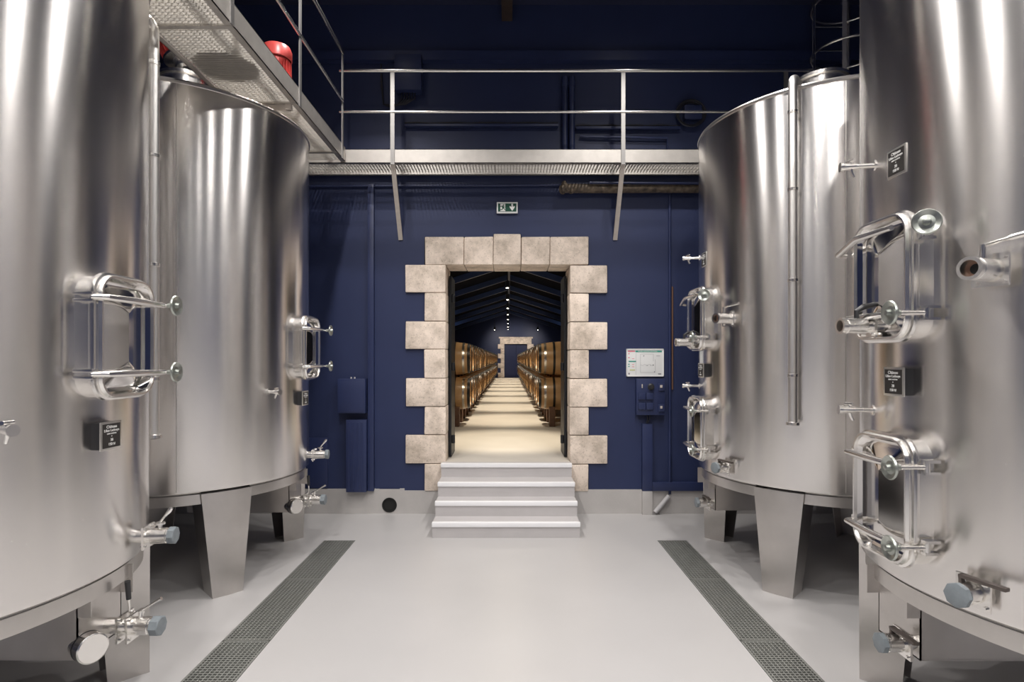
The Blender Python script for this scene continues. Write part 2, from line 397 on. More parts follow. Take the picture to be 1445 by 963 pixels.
def valve(t, p, d, L, r=.03, cap='grey', handle='lever', flanges=1, start=.0):
    """butterfly valve: pipe stub, square flange plates with bolts, body, end cap, handle"""
    d = Vector(d).normalized(); T = frame(p, d)
    v = MB().lathe([(r*.86, -.04), (r*.86, L*.42), (r, L*.44), (r, L*.80), (r*.93, L*.81), (r*.93, L*.95)] if cap != 'open' else
                   [(r*.86, -.04), (r*.86, L*.42), (r, L*.44), (r, L*.86), (r*.9, L*.87), (r*1.02, L*.9), (r*1.02, L), (r*.72, L), (r*.66, L*.7)], 28, T).build('valve', 'polish', t)
    for k in range(flanges):
        z = L*(.34+.17*k); fm = MB(); q = r*1.45
        fm.box(-q, q, -q, q, z-.005, z+.005, T)
        for a in (-1, 1):
            for b in (-1, 1):
                fm.lathe([(.008, z-.014), (.008, z+.016)], 8, T @ Matrix.Translation((a*q*.74, b*q*.74, 0)))
        fm.build('flange', 'polish', v, bevel=0)
    if cap == 'grey':
        MB().lathe([(r*1.06, L*.84), (r*1.12, L*.86), (r*1.12, L*.985), (r*1.0, L), (r*.3, L)], 8, T).build('cap', 'greycap', v)
    elif cap == 'steel':
        MB().lathe([(r*1.1, L*.8), (r*1.1, L), (r*.5, L+.002)], 28, T).build('cap', 'polish', v)
    if cap == 'open':
        MB().lathe([(r*.73, L*.995), (r*.70, L*.80), (r*.3, L*.78)], 24, T, caps=False).build('bore', 'brownpipe', v)
        MB().lathe([(r*.68, L*.79), (r*.02, L*.785)], 24, T, caps=False).build('bore_shade', 'black', v)  # black disc painting the shade deep inside the open bore
    X = T.to_3x3() @ Vector((1, 0, 0)); O = Vector(p)+d*L*.62
    side = d.cross(X)
    if handle == 'lever':       # pivot nut and slim steel lever above the body
        h = MB().tube([O+X*r*.8, O+X*(r+.03)], .010, 10)
        h.lathe([(.024, r+.018), (.024, r+.028)], 12, frame(O, X))
        h.tube([O+X*(r+.03), O+X*(r+.055)+d*.02, O+X*(r+.085)+d*.045, O+X*(r+.10)+d*.055], [.006, .006, .011, .008], 10)
        h.build('handle', 'polish', v)
    elif handle == 'long':      # upright lever with black grip
        O2 = Vector(p)+d*L*.43
        MB().tube([O2+X*r, O2+X*(r+.10)+side*.01], .005, 8).build('handle', 'polish', v)
        MB().tube([O2+X*(r+.09)+side*.009, O2+X*(r+.18)+side*.018], [.011, .013], 10).build('grip', 'blackplastic', v)
        h = MB().tube([O+X*r*.8, O+X*(r+.03)], .010, 10)
        h.tube([O+X*(r+.03), O+X*(r+.06)+d*.05, O+X*(r+.09)+d*.10], [.005, .005, .009], 10)
        h.build('handle', 'polish', v)
    elif handle == 'flat':      # post with flat twin-rod lever running back along the tank
        h = MB().tube([O+X*r*.8-d*.01, O+X*(r+.05)-d*.01], .010, 10)
        h.tube([O+X*(r+.048)-d*.02, O+X*(r+.055)-side*.07, O+X*(r+.06)-side*.11], .007, 8)
        h.tube([O+X*(r+.058)-side*.09, O+X*(r+.068)-side*.17], .011, 8)
        h.build('handle', 'polish', v)
    elif handle == 'bar':       # angled brown lever
        h = MB(); Tb = frame(O+X*(r+.016)-d*L*.1, -side, X)
        h.box(-.006, .008, -.014, .014, -.03, .13, Tb); h.box(-.03, .008, -.012, .012, -.03, -.018, Tb)
        h.build('handle', 'brownlever', v, bevel=.003)
    elif handle == 'black':
        h = MB().tube([O+X*r*.6, O+X*(r+.03), O+X*(r+.05)-d*.03, O+X*(r+.065)-d*.10, O+X*(r+.066)-d*.13], [.010, .012, .013, .010, .006], 10)
        h.build('handle', 'blackplastic', v)
    return v
def tap(t, a, h, L=.13):
    p = pol(a, R, h); d = rad(a); T = frame(p, d)
    v = MB().lathe([(.026, -.01), (.026, .004), (.0115, .006), (.0115, L*.5), (.017, L*.51), (.017, L*.88), (.023, L*.88), (.023, L), (.010, L)], 16, T).build('sample_tap', 'polish', t)
    X = T.to_3x3() @ Vector((1, 0, 0)); O = p+d*L*.68
    MB().tube([O, O+X*.03], .008, 8).tube([O+X*.028-d.cross(X)*.022-d*.01, O+X*.028+d.cross(X)*.022+d*.01], .008, 8).build('tap_key', 'polish', v)
    MB().tube([O, O-X*.03-d*.008, O-X*.05-d*.018], [.010, .008, .007], 8).build('spout', 'polish', v)
    return v
def plate(t, a, h, num, vol, boxed=True):
    dth = .05 if boxed else .006; s_ = .064
    p = pol(a, R-.006, h); T = frame(p, rad(a), (0, 0, 1))    # local x = up, y = sideways, z = out
    b = MB().box(-s_*.93, s_*.93, -s_*.9, s_*.9, -.01, dth, T).build('name_plate', 'blackplastic' if boxed else 'plateframe', t, bevel=.003)
    MB().box(-s_, s_, -s_, s_, dth-.004, dth+.003, T).build('plate_frame', 'plateframe', b, bevel=.002)
    MB().box(-s_*.84, s_*.84, -s_*.84, s_*.84, dth, dth+.0045, T).build('plate_face', 'plateface', b, smooth=False)
    # text: local frame x right, y up
    right = Vector((0, 0, 1)).cross(rad(a)); 
    def TT(up): 
        o = p+rad(a)*(dth+.005)+Vector((0, 0, up))
        return Matrix(((right.x, 0, rad(a).x, o.x), (right.y, 0, rad(a).y, o.y), (0, 1, 0, o.z), (0, 0, 0, 1)))
    for txt, sz, up in (('Château', .019, .040), ('Lilian Ladouys', .0165, .024), ('SAINT-ESTÈPHE', .0085, .009), ('•', .018, -.003), (num, .017, -.019), (vol, .017, -.038)):
        text_mesh(txt, sz, TT(up), 'lettering', b)
    return b
def make_tank(kind, loc, rz, label, num):
    t = empty('wine_tank', loc, rz); tag(t, label, 'tank', 'stainless steel wine tanks')
    body = MB().lathe([(.93, HB-.02), (R-.03, HB-.006), (R-.004, HB+.012), (R, HB+.03), (R, HT-.03), (R-.002, HT-.012)], 160).build('body', 'tank', t)
    MB().lathe([(R-.01, HT-.03), (R+.007, HT-.022), (R+.010, HT-.006), (R+.004, HT+.006), (R-.02, HT+.008), (.24, HT+.085), (.0005, HT+.09)], 160, caps=False).build('top', 'band', t)
    MB().lathe([(R-.028, HB-.01), (R-.026, HB-.085), (R-.034, HB-.087), (R-.034, HB-.01)], 160, caps=False).build('skirt_band', 'band', t)
    # vertical weld seam
    MB().box(R-.001, R+.0012, -.003, .003, HB+.03, HT-.03, Matrix.Rotation(math.radians(70 if kind == 'B' else -64), 4, 'Z')).build('weld_seam', 'band', t, smooth=False)
    # four folded sheet legs
    for a in (45, 135, 225, 315):
        d = rad(a); s_ = Vector((-d.y, d.x, 0))
        def P(r, w, z): return d*r+s_*w+Vector((0, 0, z))
        rt, rb = 1.045, 1.05; wt, wb = .185, .11; dt, db = .26, .20; th = .006
        top = HB-.006
        lv = []
        o_ = [P(rt, -wt, top), P(rt, wt, top), P(rb, wb, 0), P(rb, -wb, 0)]
        m = MB()
        # front sheet follows the tank at the top
        cols = 9; fr = []; bk = []
        for k in range(cols):
            u = -1+2*k/(cols-1)
            ang = math.asin(u*wt/rt); 
            tp = d*(rt*math.cos(ang))+s_*(rt*math.sin(ang))+Vector((0, 0, top))
            bt = P(rb-.006*abs(u), u*wb, 0)
            fr.append((tp, bt))
        n = cols
        vs = [p for pr in fr for p in pr]+[p-d*th for pr in fr for p in pr]
        fs = []
        for k in range(n-1):
            fs += [(2*k, 2*k+1, 2*k+3, 2*k+2), (2*n+2*k, 2*n+2*k+2, 2*n+2*k+3, 2*n+2*k+1), (2*k, 2*k+2, 2*n+2*k+2, 2*n+2*k), (2*k+1, 2*n+2*k+1, 2*n+2*k+3, 2*k+3)]
        m.add(vs, fs)
        for sg in (-1, 1):
            A, B = fr[0 if sg < 0 else -1]
            q = [A, A-d*dt, B-d*db, B]
            m.add(q+[p-s_*sg*th for p in q], [(0, 1, 2, 3), (4, 7, 6, 5), (0, 4, 5, 1), (1, 5, 6, 2), (2, 6, 7, 3), (3, 7, 4, 0)])
        m.build('leg', 'leg', t)
    # sump box under the aisle side
    yc = .075 if kind == 'A' else -.14; hw = .145; bx = .95
    m = MB(); m.box(.05, bx, yc-hw, yc-hw+.006, .455, HB-.02); m.box(.05, bx, yc+hw-.006, yc+hw, .455, HB-.02)
    m.box(.05, bx, yc-hw, yc+hw, .45, .456); m.box(bx-.006, bx, yc-hw, yc+hw, .45, HB-.02)
    m.build('sump_box', 'leg', t, smooth=False)
    # gusset between sump plate and skirt
    m = MB(); m.box(bx-.006, R-.03, yc-hw, yc-hw+.006, HB-.16, HB-.02); m.build('gusset', 'leg', t, smooth=False)
    MB().box(bx-.006, R-.03, yc+hw-.006, yc+hw, HB-.16, HB-.02).build('gusset', 'leg', t, smooth=False)
    # drop pipe over the rim, down the shell
    A = 52; pr = 1.13; dz = rad(A)
    base = pol(A, pr, 0); inn = pol(A, .3, 0)
    up = Vector((0, 0, 1)); pts = [base+up*1.33, base+up*3.815]
    for k in range(1, 6):
        q = k/6*PI/2; pts.append(base+up*(3.815+.07*math.sin(q))-dz*(.07*(1-math.cos(q))))
    pts += [base+up*3.885-dz*.07, pol(A, .78, 3.888), pol(A, .5, 3.95), pol(A, .19, 4.03)]
    pp = MB().tube(pts, .032, 18).build('drop_pipe', 'pipe', t)
    MB().lathe([(.036, 1.31), (.047, 1.315), (.047, 1.335), (.034, 1.34)], 24, Matrix.Translation(base)).build('ferrule', 'polish', pp)
    for hh in (1.68, 2.38, 3.05, 3.62):
        MB().lathe([(.033, hh-.012), (.0365, hh-.010), (.0365, hh+.010), (.033, hh+.012)], 24, Matrix.Translation(base), caps=False).build('clamp_ring', 'polish', pp)
    MB().tube([pol(A, R-.01, 3.7), pol(A, pr, 3.7)], .010, 8).build('stand_off', 'polish', pp)
    MB().tube([pol(A, R-.01, 1.9), pol(A, pr, 1.9)], .010, 8).build('stand_off', 'polish', pp)
    # centre manway neck on the roof
    nk = MB().lathe([(.20, HT+.05), (.20, HT+.42), (.225, HT+.425), (.225, HT+.45), (.19, HT+.47), (.08, HT+.50), (.0005, HT+.505)], 40, caps=False).build('manway', 'polish', t)
    if kind == 'A':
        hatch(t, 1.90)
        tap(t, -26.3, 1.535)
        plate(t, -2.5, 1.455, num, '150 hl')
        valve(t, pol(14.5, R-.02, .905), rad(6), .205, .039, 'grey', 'lever')
        valve(t, (bx-.01, yc+.05, .515), (1, 0, 0), .27, .042, 'grey', 'long', flanges=2)
        d = Vector((.87, -.5, 0)); T = frame((bx-.03, yc-hw+.06, .50), d)
        c = MB().lathe([(.060, 0), (.060, .058), (.054, .06), (.054, .066), (.066, .068), (.066, .11), (.060, .114), (.0005, .114)], 40, T, caps=False).build('outlet_cap', 'polish', t)
        MB().lathe([(.0605, .058), (.067, .060), (.067, .067), (.0605, .068)], 40, T, caps=False).build('gasket', 'blackplastic', c)
        MB().box(pr-.045, pr+.036, -.003, .003, 1.44, 1.60, Matrix.Rotation(math.radians(A), 4, 'Z') @ Matrix.Translation((0, .036, 0))).build('sleeve_tag', 'sleeve', pp, smooth=False)
    else:
        hatch(t, 2.155, swung=True)
        hatch(t, 1.19)
        tap(t, -12, 2.74, .15); tap(t, -13, 1.55, .15)
        plate(t, -1, 2.69, num, '150 hl', boxed=False)
        plate(t, 1.5, 1.70, num, '150 hl')
        valve(t, pol(23.5, R-.02, 2.13), rad(23.5), .20, .042, 'open', 'flat')
        valve(t, (R+.05, -.03, 1.95), (1, 0, 0), .20, .036, 'open', 'black')
        valve(t, pol(20, R-.02, .905), rad(20), .15, .042, 'grey', 'bar')
        valve(t, (bx-.01, yc+.10, .51), (1, 0, 0), .17, .040, 'grey', 'bar')
    return t
TL = [(-2.88, 2.64), (-2.88, 5.12)]; TR = [(2.79, 2.57), (2.79, 5.12)]
make_tank('A', (*TL[0], 0), 0, 'stainless steel wine tank with a single hatch, the one farther from the doorway wall', '38')
make_tank('A', (*TL[1], 0), 0, 'stainless steel wine tank with a single hatch, standing close to the navy doorway wall', '37')
make_tank('B', (*TR[0], 0), PI, 'stainless steel wine tank with two stacked hatches, the one farther from the doorway wall', '28')
make_tank('B', (*TR[1], 0), PI, 'stainless steel wine tank with two stacked hatches, standing close to the navy doorway wall', '29')

# ------------------------------------------------------------------ floor drain grates
def make_grate(x0, x1, L):
    W = x1-x0; m = MB(); e = .012; t = .022
    m.box(0, W, 0, e, -t, 0); m.box(0, W, L-e, L, -t, 0); m.box(0, e, 0, L, -t, 0); m.box(W-e, W, 0, L, -t, 0)
    nx = 11
    for k in range(1, nx): x = W*k/nx; m.box(x-.0035, x+.0035, e, L-e, -t, -.001)
    ny = 40
    for k in range(1, ny): y = L*k/ny; m.box(e, W-e, y-.0045, y+.0045, -t+.002, -.0005)
    return m
for k, txt in (('L', 'dark steel floor drain grate beside the single-hatch tanks'), ('R', 'dark steel floor drain grate beside the two-hatch tanks')):
    x0, x1 = DR[k]; L = (DY1-DY0)/5; first = None
    for i in range(5):
        if first is None: first = o = make_grate(x0+.003, x1-.003, L-.006).build('drain_grate', 'drain', smooth=False)
        else: o = first.copy(); COL.objects.link(o)
        o.location = (x0+.003, DY0+i*L+.003, .001); tag(o, txt+', %s from the doorway wall' % ['fifth', 'fourth', 'third', 'second', 'first'][i], 'drain grate', 'floor grates '+('along single-hatch tanks' if k == 'L' else 'along two-hatch tanks'))

# ------------------------------------------------------------------ walkways
def grating(m, x0, x1, y0, y1, z0, z1, along, pitch, cross):
    t = .0022
    if along == 'y':
        n = int((x1-x0)/pitch)
        for k in range(n+1): x = x0+(x1-x0)*k/n; m.box(x-t, x+t, y0, y1, z0, z1)
        n = int((y1-y0)/cross)
        for k in range(n+1): y = y0+(y1-y0)*k/n; m.box(x0, x1, y-t, y+t, z1-.012, z1)
    else:
        n = int((y1-y0)/pitch)
        for k in range(n+1): y = y0+(y1-y0)*k/n; m.box(x0, x1, y-t, y+t, z0, z1)
        n = int((x1-x0)/cross)
        for k in range(n+1): x = x0+(x1-x0)*k/n; m.box(x-t, x+t, y0, y1, z1-.012, z1)
ZD0, ZD1 = 3.925, 4.075; YF = 6.215
bw = empty('back_walkway', (0, YF, ZD0)); tag(bw, 'steel grating walkway with railing fixed across the navy wall above the doorway', 'walkway')
def bpart(m, name, mt, par=None, **kw):
    m.v = [(a, b-YF, c-ZD0) for a, b, c in m.v]; return m.build(name, mt, par or bw, **kw)
XA, XB = -3.6, 3.3
m = MB(); m.box(XA, XB, YF, YF+.006, ZD0, ZD1); m.box(XA, XB, YF, YF+.05, ZD0, ZD0+.006); m.box(XA, XB, YF, YF+.03, ZD1-.006, ZD1)
bpart(m, 'edge_beam', 'walk', smooth=False)
bpart(MB().box(XA, XB, WALL-.046, WALL-.04, ZD0, ZD1-.03).box(XA, XB, WALL-.09, WALL-.04, ZD0, ZD0+.006), 'wall_beam', 'walk', smooth=False)
for i in range(6):
    a = XA+.02+i*(XB-XA-.04)/6; b = a+(XB-XA-.04)/6-.006
    m = MB(); grating(m, a, b, YF+.052, WALL-.095, ZD0+.012, ZD0+.042, 'y', .034, .10)
    tag(bpart(m, 'grating_panel', 'grating', smooth=False), kind='stuff')
for x in (-1.256, 1.24, -3.0, 3.0):
    bpart(MB().box(x-.022, x+.022, YF-.012, YF+.0, ZD0-.02, 4.92), 'post', 'post', smooth=False)
    T = Matrix.Identity(4)
    m = MB(); p0 = Vector((x, YF+.02, ZD0-.005)); p1 = Vector((x, WALL-.005, 3.19)); dd = (p1-p0)
    q = frame(p0, dd, (1, 0, 0)); m.box(-.024, .024, -.012, .012, 0, dd.length, q)
    bpart(m, 'strut', 'strut', smooth=False)
for hh, rr in ((4.92, .019), (4.475, .014)):
    bpart(MB().tube([(-1.83, YF-.006, hh), (XB, YF-.006, hh)], rr, 12), 'rail', 'rail')
# left walkway over the tanks
XI, XO = -2.33, -1.755
lw = empty('side_walkway', (XO, 3.0, ZD0)); tag(lw, 'steel grating walkway with railing running over the single-hatch tanks', 'walkway')
def lpart(m, name, mt, par=None, **kw):
    m.v = [(a-XO, b-3.0, c-ZD0) for a, b, c in m.v]; return m.build(name, mt, par or lw, **kw)
Y0, Y1 = -1.2, 6.17
lpart(MB().box(XO-.006, XO, Y0, Y1, ZD0, ZD1).box(XO-.05, XO, Y0, Y1, ZD0, ZD0+.006).box(XO-.03, XO, Y0, Y1, ZD1-.006, ZD1), 'edge_beam', 'walk', smooth=False)
lpart(MB().box(XI, XI+.006, Y0, Y1, ZD0, ZD1-.05).box(XI, XI+.04, Y0, Y1, ZD0, ZD0+.006), 'edge_beam', 'walk', smooth=False)
ys = [Y0, .05, 1.25, 2.45, 3.67, 4.77, 5.9, Y1]
for i in range(len(ys)-1):
    m = MB(); grating(m, XI+.045, XO-.052, ys[i]+.022, ys[i+1]-.022, ZD0+.008, ZD0+.04, 'x', .030, .036)
    tag(lpart(m, 'grating_panel', 'grating', smooth=False), kind='stuff')
    if 0 < i: lpart(MB().box(XI+.006, XO-.006, ys[i]-.018, ys[i]+.018, ZD0-.004, ZD0+.004).box(XI+.006, XO-.006, ys[i]-.003, ys[i]+.003, ZD0, ZD0+.09), 'cross_bar', 'walk', smooth=False)
lpart(MB().box(XO-.34, XO-.06, 4.785, 4.80, ZD0-.048, ZD0-.004).box(XO-.10, XO-.055, 4.765, 4.81, ZD0-.048, ZD0-.004), 'hanger', 'strut', smooth=False)
for y in (.05, 1.25, 2.45, 3.63, 4.82, 6.05):
    lpart(MB().box(XO, XO+.010, y-.022, y+.022, ZD0-.01, 5.03), 'post', 'post', smooth=False)
for hh, rr in ((5.03, .019), (4.52, .014)):
    lpart(MB().tube([(XO+.005, Y0, hh), (XO+.005, 6.06, hh)], rr, 12), 'rail', 'rail')

o = MB().lathe([(.2, 0), (.22, .004), (.22, .04), (.19, .048), (.03, .05), (.03, .065), (.01, .066)], 40).build('round_lid', 'brownlever', loc=(-2.06, 4.19, ZD0+.0405))
tag(o, 'round dark lid lying flat on the side walkway grating', 'lid')
# red motors up on the tanks
def motor(name, loc, tilt, r, L, label, base=True):
    e = empty(name, loc); e.rotation_euler = tilt; tag(e, label, 'motor')
    MB().lathe([(r*.9, 0), (r*.9, L), (r*.8, L+.005)], 28).build('motor_body', 'motor', e)
    m = MB()
    for k in range(26):
        T = Matrix.Rotation(2*PI*k/26, 4, 'Z'); m.box(r*.85, r*1.04, -.004, .004, .02, L-.02, T)
    tag(m.build('cooling_fin', 'motor', e, smooth=False), kind='stuff')
    MB().lathe([(r*1.02, L), (r*1.08, L+.005), (r*1.08, L+.08), (r*.95, L+.12), (r*.4, L+.14), (.0005, L+.142)], 28, caps=False).build('fan_cowl', 'motor', e)
    MB().lathe([(r*.35, -.12), (r*.5, -.1), (r*.5, -.03), (r*1.05, -.02), (r*1.05, 0)], 24).build('gear_neck', 'polish', e)
    return e
motor('mixer_motor', (-2.93, 5.10, HT+.645), (0, math.radians(-25), 0), .125, .17, 'red finned electric motor on top of the tank next to the doorway wall')
motor('pump_motor', (-2.14, 5.3, ZD0+.17), (0, 0, 0), .125, .46, 'red motor with a round cowl standing on the steel side walkway')

# ladder cage near the back wall
lc = empty('ladder_cage', (3.71, 6.28, 4.075)); tag(lc, 'steel ladder with round safety hoops rising behind the two-hatch tank', 'ladder')
for hh in (.545, 1.075, 1.605):
    MB().tube([(.36*math.cos(a*PI/18), .36*math.sin(a*PI/18), hh) for a in range(36)], .016, 8, closed=True).build('hoop', 'rail', lc)
for a in (180, 235, 305, 0):
    c, s_ = math.cos(math.radians(a)), math.sin(math.radians(a))
    MB().box(-.02, .02, -.004, .004, 0.0, 1.83, Matrix.Translation((.365*c, .365*s_, 0)) @ Matrix.Rotation(math.radians(a+90), 4, 'Z')).build('strap', 'rail', lc, smooth=False)
for x in (-.2, .2): MB().tube([(x, .33, 0), (x, .33, 1.83)], .02, 10).build('stringer', 'rail', lc)
for k in range(6): MB().tube([(-.2, .33, .15+.28*k), (.2, .33, .15+.28*k)], .012, 8).build('rung', 'rail', lc)

# ------------------------------------------------------------------ wall fittings
def wbox(name, u0, u1, v0, v1, dep, mt='navy2', label=None, cat=None, bevel=.004, off=0):
    x0, x1, z1, z0 = wx(u0), wx(u1), wz(v0), wz(v1)
    cx, cz = (x0+x1)/2, z0
    o = MB().box(x0-cx, x1-cx, -dep, 0, 0, z1-z0).build(name, mt, bevel=bevel, loc=(cx, WALL-off, cz))
    if label: tag(o, label, cat)
    return o
col = wbox('steel_column', 520.5, 529, 262, 692, .06, label='narrow navy steel column running up the wall beside the cabinet', cat='column')
cab = wbox('wall_cabinet', 481, 519, 534.5, 582, .13, label='navy wall cabinet beside the narrow column', cat='cabinet')
MB().box(-.14, .14, -.136, -.13, .015, .36).build('cabinet_door', 'navy2', cab, bevel=.002)
for dx in (-.02, .02): MB().tube([(dx, -.06, wz(534.5)-wz(582)), (dx, -.06, wz(534.5)-wz(582)+.02)], .01, 8).build('cable_gland', 'greypipe', cab)
tr = wbox('cable_trunking', 492, 520, 591.5, 692, .11, label='ribbed navy cable trunking below the wall cabinet', cat='trunking')
for k in range(4): MB().box(-.09+.05*k, -.072+.05*k, -.118, -.11, .02, .80).build('rib', 'navy2', tr, smooth=False)
wbox('cover_panel', 433, 463, 618, 689, .02, label='small flat navy cover panel low on the wall', cat='panel')
# switch and socket panel
sp = wbox('switch_panel', 896, 935.5, 534.5, 585, .085, label='navy socket and switch panel below the evacuation plan', cat='switch panel')
H_ = wz(534.5)-wz(585)
def sp_box(n, x0, x1, z0, z1, d0, d1, mt): return MB().box(x0, x1, -d1, -d0, z0, z1).build(n, mt, sp, bevel=.002)
for (x, z) in ((-.105, .10), (-.015, .10), (-.105, .215), (-.015, .215)): sp_box('socket', x-.04, x+.04, z-.035, z+.04, .085, .11, 'navy2')
sp_box('switch', .085, .155, .04, .125, .085, .10, 'navy2'); sp_box('rocker', .105, .13, .075, .105, .10, .106, 'strut')
sp_box('switch', .085, .155, .28, .365, .085, .10, 'navy2'); sp_box('rocker', .102, .13, .315, .345, .10, .106, 'strut')
sp_box('indicator', -.105, -.095, .31, .355, .085, .10, 'strut')
MB().lathe([(.038, .085), (.038, .10), (.028, .105), (.026, .13), (.01, .132)], 20, frame((0.0, 0, .325), (0, -1, 0))).build('rotary_switch', 'blackplastic', sp)
MB().tube([(-.03, -.05, 0), (-.025, -.045, -.06), (-.04, -.035, -.10)], .007, 8).tube([(0, -.05, 0), (-.005, -.045, -.06), (-.03, -.035, -.10)], .007, 8).build('cable', 'cable', sp)
rt = empty('riser_trunking', (wx(912), WALL, 0)); tag(rt, 'upright cable trunking with a grey foot under the switch panel', 'trunking')
MB().box(-.058, .058, -.06, 0, wz(692), wz(598)).build('cover', 'navy2', rt, bevel=.003)
MB().box(-.058, .058, -.06, -.016, 0, wz(692)).build('foot', 'plinth', rt, bevel=.003)
# evacuation plan
ep = wbox('evacuation_plan', 883.5, 936, 492.5, 531.5, .018, 'paper', 'framed white evacuation plan on the navy wall', 'sign', bevel=.003)
W_ = wx(936)-wx(883.5); HH = wz(492.5)-wz(531.5)
def ink(x0, x1, z0, z1, mt, name='print'):
    return MB().box(-W_/2+x0*W_, -W_/2+x1*W_, -.0195, -.0178, (1-z1)*HH, (1-z0)*HH).build(name, mt, ep, smooth=False)
m = MB()
def rim(x0, x1, z0, z1): m.box(-W_/2+x0*W_, -W_/2+x1*W_, -.024, -.016, z0*HH, z1*HH)
rim(0, 1, 0, .035); rim(0, 1, .965, 1); rim(0, .015, 0, 1); rim(.985, 1, 0, 1); m.build('plan_frame', 'print', ep, smooth=False)
ink(.24, .95, .065, .125, 'teal', 'header_band'); ink(.04, .23, .065, .115, 'pink', 'header_band')
ink(.06, .26, .435, .48, 'teal', 'heading'); ink(.09, .23, .745, .79, 'olive', 'heading')
for z, mt in ((.16, 'pink'), (.30, 'pink'), (.54, 'teal'), (.62, 'teal')): ink(.05, .085, z, z+.04, mt, 'pictogram')
for z in (.35, .56, .64): ink(.15, .21, z, z+.018, 'pink', 'print_line')
m = MB()
def ln(x0, x1, z0, z1): m.box(-W_/2+x0*W_, -W_/2+x1*W_, -.0195, -.0178, (1-z1)*HH, (1-z0)*HH)
ln(.375, .38, .19, .86); ln(.72, .725, .2, .45); ln(.375, .725, .19, .196); ln(.375, .75, .855, .861); ln(.77, .775, .38, .86); ln(.255, .258, .14, .95)
ln(.45, .48, .24, .275); ln(.70, .735, .57, .61); ln(.64, .66, .59, .61); ln(.54, .57, .59, .61); ln(.74, .76, .81, .86); ln(.80, .90, .25, .262); ln(.85, .93, .89, .93); ln(.05, .09, .87, .93)
for k in range(12): ln(.39+.026*k, .405+.026*k, .58+.02*math.sin(k*1.3), .592+.02*math.sin(k*1.3))
m.build('floor_plan', 'ink', ep, smooth=False)
def wtext(txt, size, x, up, par, dep, mt='print', sx=1):
    return text_mesh(txt, size, Matrix(((sx, 0, 0, x), (0, 0, -1, -dep), (0, 1, 0, up), (0, 0, 0, 1))), 'lettering', par, mt, .0004)
wtext("PLAN D'ÉVACUATION", .022, .03, .905*HH, ep, .0198)
# exit sign
ex = wbox('exit_sign', 701, 730.5, 286.5, 302, .035, 'paper', 'green and white emergency exit sign above the stone lintel', 'sign', bevel=.003)
MB().box(-.106, .106, -.0365, -.034, .018, .112).build('sign_face', 'green', ex, smooth=False)
m = MB(); y_ = (-.0378, -.036)
def poly(pts, dep=.0375, mt='print', name='arrow'):
    n = len(pts); v = [(a, -dep, b) for a, b in pts]+[(a, -dep+.0015, b) for a, b in pts]
    return MB().add(v, [tuple(range(n)), tuple(range(n, 2*n))[::-1]]+[(k, (k+1) % n, n+(k+1) % n, n+k) for k in range(n)]).build(name, mt, ex, smooth=False)
poly([(.048, .108), (.067, .108), (.067, .072), (.086, .084), (.088, .068), (.058, .024), (.027, .068), (.029, .084), (.048, .072)])
poly([(-.080, .022), (-.022, .022), (-.022, .109), (-.080, .109)], .0375, 'print', 'doorway_symbol')
for pts in ([(-.052, .088), (-.044, .1), (-.036, .1), (-.034, .09), (-.042, .084)], [(-.058, .086), (-.044, .084), (-.036, .060), (-.05, .052), (-.062, .066)],
            [(-.05, .056), (-.042, .062), (-.026, .05), (-.022, .034), (-.03, .034), (-.034, .046)], [(-.052, .058), (-.046, .05), (-.06, .036), (-.088, .034), (-.088, .042), (-.064, .045)],
            [(-.06, .084), (-.064, .074), (-.085, .07), (-.086, .077), (-.07, .08)], [(-.042, .078), (-.02, .068), (-.022, .062), (-.042, .070)]):
    poly(pts, .0392, 'green', 'running_figure')
# pipes and boxes on the wall
def wpipe(name, pts, r, mt, label, cat='pipe', off=.04):
    ps = [Vector((wx(u), WALL-off, wz(v))) for u, v in pts]; o0 = ps[0]
    o = MB().tube([p-o0 for p in ps], r, 10).build(name, mt, loc=o0); tag(o, label, cat); return o
wpipe('conduit_pipe', [(944.5, 262), (944.5, 697)], .016, 'navy2', 'thin navy conduit running down the wall right of the switch panel', off=.018)
wpipe('brown_pipe', [(948.5, 405), (948.5, 550)], .010, 'brownpipe', 'thin brown pipe beside the navy conduit', off=.012)
o = MB().tube([(wx(942.5), WALL-.045, wz(699)), (wx(922.5), WALL-.06, .03)], .026, 12).build('drain_spout', 'greypipe'); tag(o, 'grey slanting pipe end leaning on the plinth under the conduit', 'pipe')
wbox('skirting_duct', 919.5, 1010, 680, 692, .05, label='low navy duct along the wall right of the upright trunking', cat='trunking')
wpipe('ceiling_conduit', [(430, 264), (790, 262)], .014, 'navy2', 'thin navy conduit under the walkway above the doorway', off=.02)
lp = wpipe('lagged_pipe', [(792, 268.5), (860, 268.8), (925, 268.2), (1040, 269)], .052, 'lag', 'dirty brown lagged pipe under the walkway', off=.07)
for (dx, dz) in ((.0, -.02), (.10, -.015), (.03, .03)):
    MB().lathe([(.02, -.03), (.05, -.012), (.055, .012), (.02, .03)], 9, frame((dx, -.01, dz), (1, .3, .4))).build('loose_lagging', 'lag', lp)
wpipe('upper_conduit', [(830, 263), (1040, 264.5)], .014, 'navy2', 'thin conduit just above the dirty lagged pipe', off=.13)
for u, n in ((796.5, 'left'), (806.5, 'right')):
    o = wpipe('riser_pipe', [(u, 112), (u, 215)], .034, 'navy2', 'navy riser pipe of a pair behind the walkway railing', off=.05); o['group'] = 'twin riser pipes'
    MB().lathe([(.04, -.03), (.04, .03)], 14, Matrix.Translation((0, 0, -.08))).build('collar', 'navy2', o)
